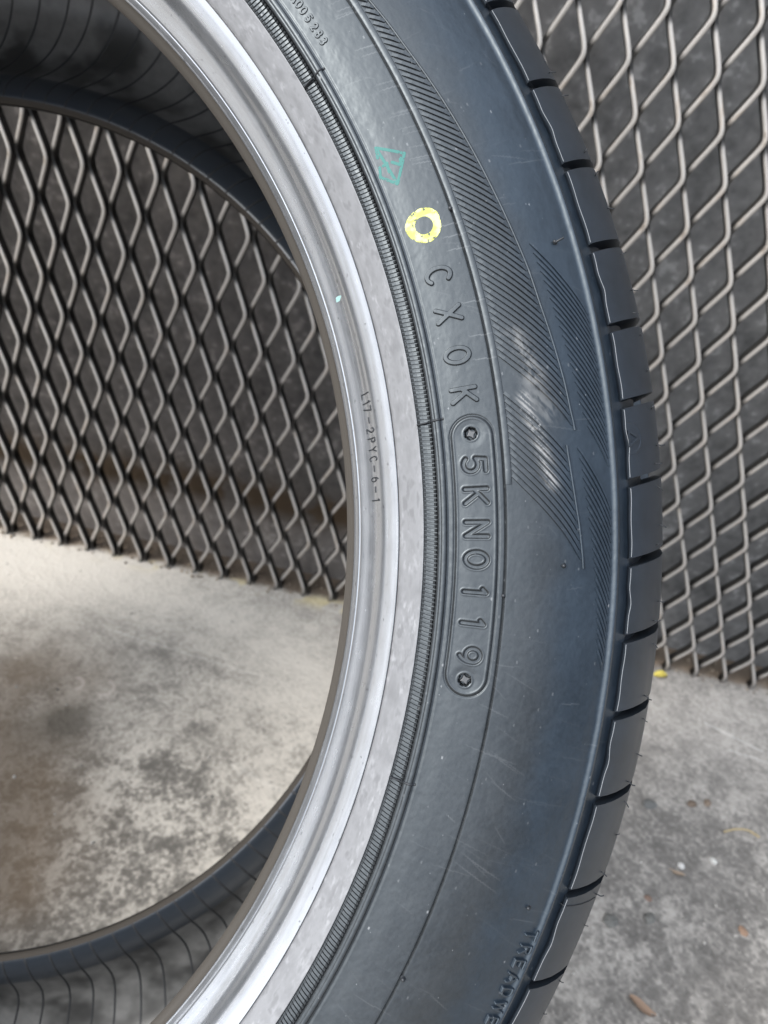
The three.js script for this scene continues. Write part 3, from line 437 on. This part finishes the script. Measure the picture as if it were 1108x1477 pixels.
// tread: carcass under the grooves, shoulder blocks on both sides, three centre ribs
const mirror = (P) => P.map(([r, z]) => [r, -Wd - z]).reverse();
{
  const half = [[291.2, 14.2], [292.4, 12.6], [294.4, 9.6], [296.4, 5.6], [298.6, 0.2], [300.4, -5], [302, -12], [303.4, -20], [304.6, -34], [305.2, -52], [305.5, -76]];
  part('tread_base', revolve([...half, ...mirror(half).slice(1)], 360), treadRubber);
  const rib = (z, w, R) => revolve([[R - 6, z + w], [R - 0.4, z + w], [R, z + w - 0.4], [R, z - w + 0.4], [R - 0.4, z - w], [R - 6, z - w]], 360);
  for (const [z, w, R] of [[-46, 12, 311.5], [-76, 10, 312.2], [-106, 12, 311.5]]) part('tread_rib', rib(z, w, R), treadRubber);
  const prof = [...BLK, [303, -24], [301, -12], [298.5, -2], [295, 6], [291.5, 13]];
  const cap = THREE.ShapeUtils.triangulateShape(prof.map(([r, z]) => new THREE.Vector2(r, z)), []);
  const skew = (r) => 0.036 * (r - 291) + 0.0006 * (r - 291) ** 2;
  function block(t0, t1, wig) { // degrees
    const n = 14, pos = [], uv = [], V = prof.length, e = 0.05;
    for (let i = 0; i <= n; i++) { const f = i / n, t = lerp(t0, t1, f), bump = wig ? 0.5 * (Math.exp(-(((f - 0.45) / 0.13) ** 2)) - 0.35 * Math.exp(-(((f - 0.72) / 0.1) ** 2))) : 0.12 * Math.sin(f * 9);
      prof.forEach(([r, z], m) => { const r2 = m < 3 ? r + bump : r, z2 = m && m < 3 ? z - bump * 0.62 : z, shr = (i === 0 ? e : i === n ? -e : 0) * (m > 0 && m < 11 ? 1 : 0), th = (t + skew(r) + shr) * D2R; void shr; pos.push(r2 * Math.cos(th) / 1000, r2 * Math.sin(th) / 1000, z2 / 1000); uv.push(th * 0.3, m * 0.003); });
    }
    const cp = [], cu = []; for (const [i, s] of [[0, 1], [n, -1]]) for (const tri of cap) { const T = s > 0 ? tri : [tri[0], tri[2], tri[1]]; for (const m of T) { const k = (i * V + m) * 3; cp.push(pos[k], pos[k + 1], pos[k + 2]); cu.push(0, 0); } }
    const out = [geoFrom(cp, [...Array(cp.length / 3).keys()], cu)];
    for (const run of [[0, 1], [1, 2], [2, 3, 4, 5, 6, 7, 8, 9, 10], [10, 11], [11, 12, 13, 14, 15, 0]]) { // smooth along each run, crisp between runs
      const p = [], u = [], ix = [], R = run.length; for (let i = 0; i <= n; i++) for (const m of run) { const k = i * V + m; p.push(pos[k * 3], pos[k * 3 + 1], pos[k * 3 + 2]); u.push(uv[k * 2], uv[k * 2 + 1]); }
      for (let i = 0; i < n; i++) for (let m = 0; m < R - 1; m++) { const A = i * R + m, B = A + 1; ix.push(A, A + R, B, B, A + R, B + R); }
      out.push(geoFrom(p, ix, u));
    }
    return mergeGeometries(out);
  }
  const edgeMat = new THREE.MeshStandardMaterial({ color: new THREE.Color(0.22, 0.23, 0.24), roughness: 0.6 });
  function edge(t0, t1, wig) { // pale ragged tube on a block's inner edge, coloured as a lit bevel highlight
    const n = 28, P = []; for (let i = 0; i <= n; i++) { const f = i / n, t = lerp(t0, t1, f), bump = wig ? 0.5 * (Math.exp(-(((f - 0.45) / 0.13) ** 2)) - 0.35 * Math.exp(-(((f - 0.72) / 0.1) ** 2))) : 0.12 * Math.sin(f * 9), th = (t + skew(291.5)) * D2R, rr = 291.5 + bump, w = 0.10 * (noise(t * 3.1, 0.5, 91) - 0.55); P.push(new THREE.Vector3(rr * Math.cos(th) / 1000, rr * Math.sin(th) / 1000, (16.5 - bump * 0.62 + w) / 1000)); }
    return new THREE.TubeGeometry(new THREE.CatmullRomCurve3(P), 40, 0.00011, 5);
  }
  // pitch sequence measured where it shows, repeated elsewhere
  let cuts = [48.9, 44.0, 39.1, 34.3, 29.5, 24.6, 19.8, 15.2, 10.78, 6.65, 2.44, -1.8, -5.86, -10.0, -14.6, -19.75, -25.0, -30.2, -35.0, -39.6, -44];
  let a = -44; const pit = [4.3, 4.6, 5.0, 5.2, 4.8, 4.4, 4.2]; let k = 0; while (a - pit[k % 7] > -308) { a -= pit[k++ % 7]; cuts.push(a); } cuts.push(-311.1);
  for (let i = 0; i < cuts.length - 1; i++) {
    const g = block(cuts[i + 1] + 0.19, cuts[i] - 0.19, i % 2 === 1);
    const m = part('shoulder_block', g, treadRubber); put(m, 'edge_highlight', edge(cuts[i + 1] + 0.3, cuts[i] - 0.3, i % 2 === 1), edgeMat);
  }
  // rear shoulder: the same blocks turned round
  const rp = block(0.23, 4.57, false);
  for (let i = 0; i < 75; i++) { const m = part('shoulder_block', rp, treadRubber); m.rotation.set(Math.PI, 0, -i * 4.8 * D2R, 'ZXY'); m.position.copy(off).add(new THREE.Vector3(0, 0, -Wd / 1000)); }
  // triangle wear mark on one block
  const d = strokeDist([[[291.9 - 294, 5.22], [291.9 - 294, 4.44], [295.3 - 294, 4.85], [291.9 - 294, 5.22]].map(([y, a2]) => [-(a2 - 4.85) * D2R * 294 + 0.5, y + 0.5])], 1, 1, 0, 0);
  const ringd = (x, y) => Math.abs(Math.hypot(x, y + 2.2) - 4.6);
  part('wear_mark', relief(zBlock, 294, 4.85, -4.5, 4.5, -2.4, 4.2, 0.09, (x, y) => Math.max(0.45 * (1 - sstep(0.3, 0.45, d(x, y))), 0.16 * (1 - sstep(0.2, 0.55, ringd(x, y)))) - 0.05, -0.045), treadRubber, tyre, 'small raised triangle mark on a tread block');
  // a fine vent line across one block
  const pts = range(288.2, 302.5, 0.8).map((r) => new THREE.Vector3(...onTyre(r < 291 ? zSide : zBlock, r, (-20.42 + skew(r) * 0.3) * D2R, r < 291 ? -1.6 : 0.05)));
  part('vent_line', new THREE.TubeGeometry(new THREE.CatmullRomCurve3(pts), 24, 0.0002, 5), darkRubber);
}
// back of the tyre
{
  const back = mirror([...range(235, 287.4, 1.0).map((r) => [r, spline(PR, r)]), [288, 17.4], [291.6, 14.2]]);
  part('rear_sidewall', revolve(back, 300), treadRubber);
  part('rear_bead', revolve([[213.0, -150.8], ...mirror(range(213.4, 235, 0.8).map((r) => [r, spline(PR, r)])).reverse()], 300, 0, 2 * Math.PI, true), new THREE.MeshStandardMaterial({ color: new THREE.Color(0.022, 0.02, 0.018), roughness: 0.95 }));
}
// inside: liner from toe to toe with thin moulded lines
{
  const half = [[213.2, -1.8], [213.8, -3.4], [215.5, -4.6], [219, -4.2], [224, -2.0], [229, 1.6], [235, 7.4], [242, 13.2], [249, 16.6], [256, 17.8], [264, 17.2], [273, 14.2], [282, 8.2], [289, 0.5], [294, -9], [297.5, -22], [299.2, -40], [299.8, -58], [300, -76]];
  const rs = [...half, ...mirror(half).slice(1)];
  const crv = new THREE.CatmullRomCurve3(rs.map(([r, z]) => new THREE.Vector3(r, z, 0))), P = crv.getPoints(150).map((v) => [v.x, v.y]);
  const cut = P.findIndex((p) => p[1] < -76 && p[0] < 232), toe = P.length - 9, front = P.slice(0, cut + 1), rear = P.slice(cut, toe + 1);
  part('rear_bead_toe', revolve(P.slice(toe), 300, 0, 2 * Math.PI, true), new THREE.MeshStandardMaterial({ color: new THREE.Color(0.03, 0.024, 0.018), roughness: 0.85 }));
  part('inner_liner', revolve(front, 360, 0, 2 * Math.PI, true, (r, th) => [th / (2 * Math.PI) * 3, r / 100]), linerMat);
  part('rear_bead_face', revolve(rear, 360, 0, 2 * Math.PI, true, (r, th) => [th / (2 * Math.PI) * 3, r / 100]), rearBeadMat);
  const pos = [], idx = [], uv = [], Q = P.slice(Math.floor(P.length * 0.30), P.length - 8);
  Q.forEach(([r, z], i) => { const a = Q[Math.max(0, i - 1)], b = Q[Math.min(Q.length - 1, i + 1)], dr = b[0] - a[0], dz = b[1] - a[1], l = Math.hypot(dr, dz), nr = dz / l, nz = -dr / l; const th0 = -0.15 * Math.pow(1 - i / Q.length, 1.3) + 0.012 * Math.sin(i / Q.length * 9.0);
    for (const [d, q] of [[-0.7, -0.1], [-0.25, 0.27], [0.25, 0.27], [0.7, -0.1]]) { const th = th0 + d / r, rr = r + nr * q, zz = z + nz * q; pos.push(rr * Math.cos(th) / 1000, rr * Math.sin(th) / 1000, zz / 1000); uv.push(0, 0); }
    if (i) for (let c = 0; c < 3; c++) { const p = (i - 1) * 4 + c; idx.push(p, p + 1, p + 4, p + 1, p + 5, p + 4); } });
  const lg = geoFrom(pos, idx, uv), r = rng(31), lineMat = new THREE.MeshStandardMaterial({ color: new THREE.Color(0.03, 0.031, 0.033), roughness: 0.5 });
  for (let k = 0; k < 118; k++) { const m = part('liner_line', lg, lineMat); m.rotation.z = (k + 0.25 * (r() - 0.5)) / 118 * 2 * Math.PI; }
}

// ------------------------------------------------------------------ small litter on the floor
{
  const r = rng(63);
  function chip(name, x, z, sx, sy, sz, turn, color, label, category, group) {
    const g = new THREE.IcosahedronGeometry(1, 2), p = g.attributes.position; for (let i = 0; i < p.count; i++) { const v = new THREE.Vector3().fromBufferAttribute(p, i), k = 0.78 + 0.44 * noise(v.x * 2 + x * 900, v.y * 2 + v.z * 2.3 + z * 700, 5); p.setXYZ(i, v.x * k * sx, Math.max(-0.5, v.y * k) * sy, v.z * k * sz); }
    g.computeVertexNormals(); const m = put(scene, name, g, new THREE.MeshStandardMaterial({ color: new THREE.Color(...color), roughness: 0.8 }), label); m.userData.category = category; if (group) m.userData.group = group; m.position.set(x, sy * 0.42, z); m.rotation.y = turn; return m;
  }
  function leaf(name, x, z, len, wid, turn, color, label, category) { // a curled scrap with a thickness
    const n = 10, k = 4, top = [], idx = []; for (let i = 0; i <= n; i++) for (let j = 0; j <= k; j++) { const u = i / n, v = j / k - 0.5, w = wid * Math.pow(Math.sin(Math.PI * (0.06 + 0.9 * u)), 0.7); top.push((u - 0.5) * len, 0.0012 + 0.0016 * Math.sin(u * 4.2 + x * 90) + 0.6 * v * v * wid + 0.0004 * r(), v * w + 0.1 * len * Math.sin(u * 2.6)); }
    const c = top.length / 3; const all = [...top]; for (let q = 0; q < c; q++) all.push(top[q * 3], top[q * 3 + 1] - 0.0004, top[q * 3 + 2]);
    const id = (i, j, b) => b * c + i * (k + 1) + j; for (let i = 0; i < n; i++) for (let j = 0; j < k; j++) { idx.push(id(i, j, 0), id(i, j + 1, 0), id(i + 1, j, 0), id(i, j + 1, 0), id(i + 1, j + 1, 0), id(i + 1, j, 0)); idx.push(id(i, j, 1), id(i + 1, j, 1), id(i, j + 1, 1), id(i, j + 1, 1), id(i + 1, j, 1), id(i + 1, j + 1, 1)); }
    const m = put(scene, name, geoFrom(all, idx), new THREE.MeshStandardMaterial({ color: new THREE.Color(...color), roughness: 0.75 }), label); m.userData.category = category; m.position.set(x, 0, z); m.rotation.y = turn; return m;
  }
  { // sand and crumbs: thicker along the foot of the mesh, thin over the floor
    const g = new THREE.IcosahedronGeometry(1, 0), n = 2600, im = new THREE.InstancedMesh(g, new THREE.MeshStandardMaterial({ color: 0xffffff, roughness: 0.9 }), n), m = new THREE.Matrix4(), q = new THREE.Quaternion(), c = new THREE.Color();
    for (let k = 0; k < n; k++) {
      const foot = k < 1500, x = -0.35 + r() * 1.15, z = foot ? -0.026 + 0.034 * r() + 0.01 * r() * r() : 0.01 + 0.42 * r(), sz = foot ? 0.0004 + 0.0016 * r() ** 4 : 0.0003 + 0.0011 * r() ** 5, v = foot ? 0.10 + 0.25 * r() : 0.12 + 0.4 * r();
      q.setFromEuler(new THREE.Euler(r() * 6, r() * 6, r() * 6)); m.compose(new THREE.Vector3(x, sz * 0.3, z), q, new THREE.Vector3(sz * (0.7 + 0.8 * r()), sz * (0.5 + 0.4 * r()), sz)); im.setMatrixAt(k, m); im.setColorAt(k, c.setRGB(v, v * (foot ? 0.8 : 0.94), v * (foot ? 0.6 : 0.84)));
    }
    im.name = 'grit'; im.userData = { label: 'fine brown grit and sand along the foot of the mesh and over the floor', category: 'grit', kind: 'stuff' }; im.castShadow = im.receiveShadow = true; scene.add(im);
  }
  leaf('dry_leaf', 0.428, 0.312, 0.018, 0.006, -0.35, [0.25, 0.165, 0.11], 'curled brown dry leaf scrap on the floor in the lower right corner', 'leaf');
  leaf('yellow_scrap', 0.481, 0.013, 0.013, 0.008, 0.3, [0.52, 0.42, 0.08], 'small yellow scrap on the floor at the foot of the mesh beside the tyre', 'scrap');
  chip('orange_chip', 0.506, 0.248, 0.0030, 0.0014, 0.0038, 0.4, [0.30, 0.19, 0.125], 'brightest orange chip on the concrete, nearest the right edge of the photo', 'chip');
  chip('orange_chip', 0.441, 0.239, 0.0022, 0.001, 0.0030, 1.4, [0.21, 0.14, 0.105], 'small reddish chip on the concrete close to the tyre tread', 'chip');
  leaf('tan_flake', 0.465, 0.214, 0.011, 0.003, -0.4, [0.33, 0.25, 0.18], 'thin tan flake on the concrete just below the white pebble', 'flake');
  chip('white_pebble', 0.469, 0.208, 0.0022, 0.0017, 0.0026, 0.2, [0.6, 0.58, 0.54], 'tiny white pebble above the tan flake on the concrete', 'pebble');
  chip('white_pebble', 0.495, 0.198, 0.0022, 0.0013, 0.0030, 0.9, [0.55, 0.53, 0.48], 'pale pebble to the right of the tan flake on the concrete', 'pebble');
  chip('dark_pebble', 0.452, 0.160, 0.0058, 0.0022, 0.0042, 0.4, [0.12, 0.118, 0.11], 'dark pebble on the concrete right beside the tyre tread', 'pebble');
  chip('brown_crumb', 0.487, 0.151, 0.0040, 0.0018, 0.0030, 0.3, [0.15, 0.11, 0.08], 'darker of two brown crumbs on the concrete above the twig', 'crumb');
  chip('brown_crumb', 0.500, 0.147, 0.0034, 0.0015, 0.0026, 1.1, [0.2, 0.15, 0.11], 'lighter of two brown crumbs on the concrete above the twig', 'crumb');
  for (const [x, z, s] of [[0.412, 0.262, 1.2], [0.440, 0.254, 1.0]]) chip('grey_pebble', x, z, 0.0045 * s, 0.002, 0.0038 * s, x * 9, [0.15, 0.145, 0.13], x < 0.42 ? 'larger of two grey pebbles beside the lower tread' : 'smaller of two grey pebbles beside the lower tread', 'pebble');
  const tw = new THREE.TubeGeometry(new THREE.CatmullRomCurve3([[0.508, 0.0012, 0.171], [0.518, 0.0022, 0.167], [0.528, 0.0018, 0.1655], [0.536, 0.0012, 0.169]].map((p) => new THREE.Vector3(p[0] - 0.52, p[1], p[2] - 0.168))), 14, 0.0007, 6);
  const t = put(scene, 'dry_twig', tw, new THREE.MeshStandardMaterial({ color: new THREE.Color(0.46, 0.36, 0.2), roughness: 0.8 }), 'thin yellowish twig lying on the concrete near the right edge'); t.userData.category = 'twig'; t.position.set(0.52, 0, 0.168);
}
renderer.render(scene, camera);
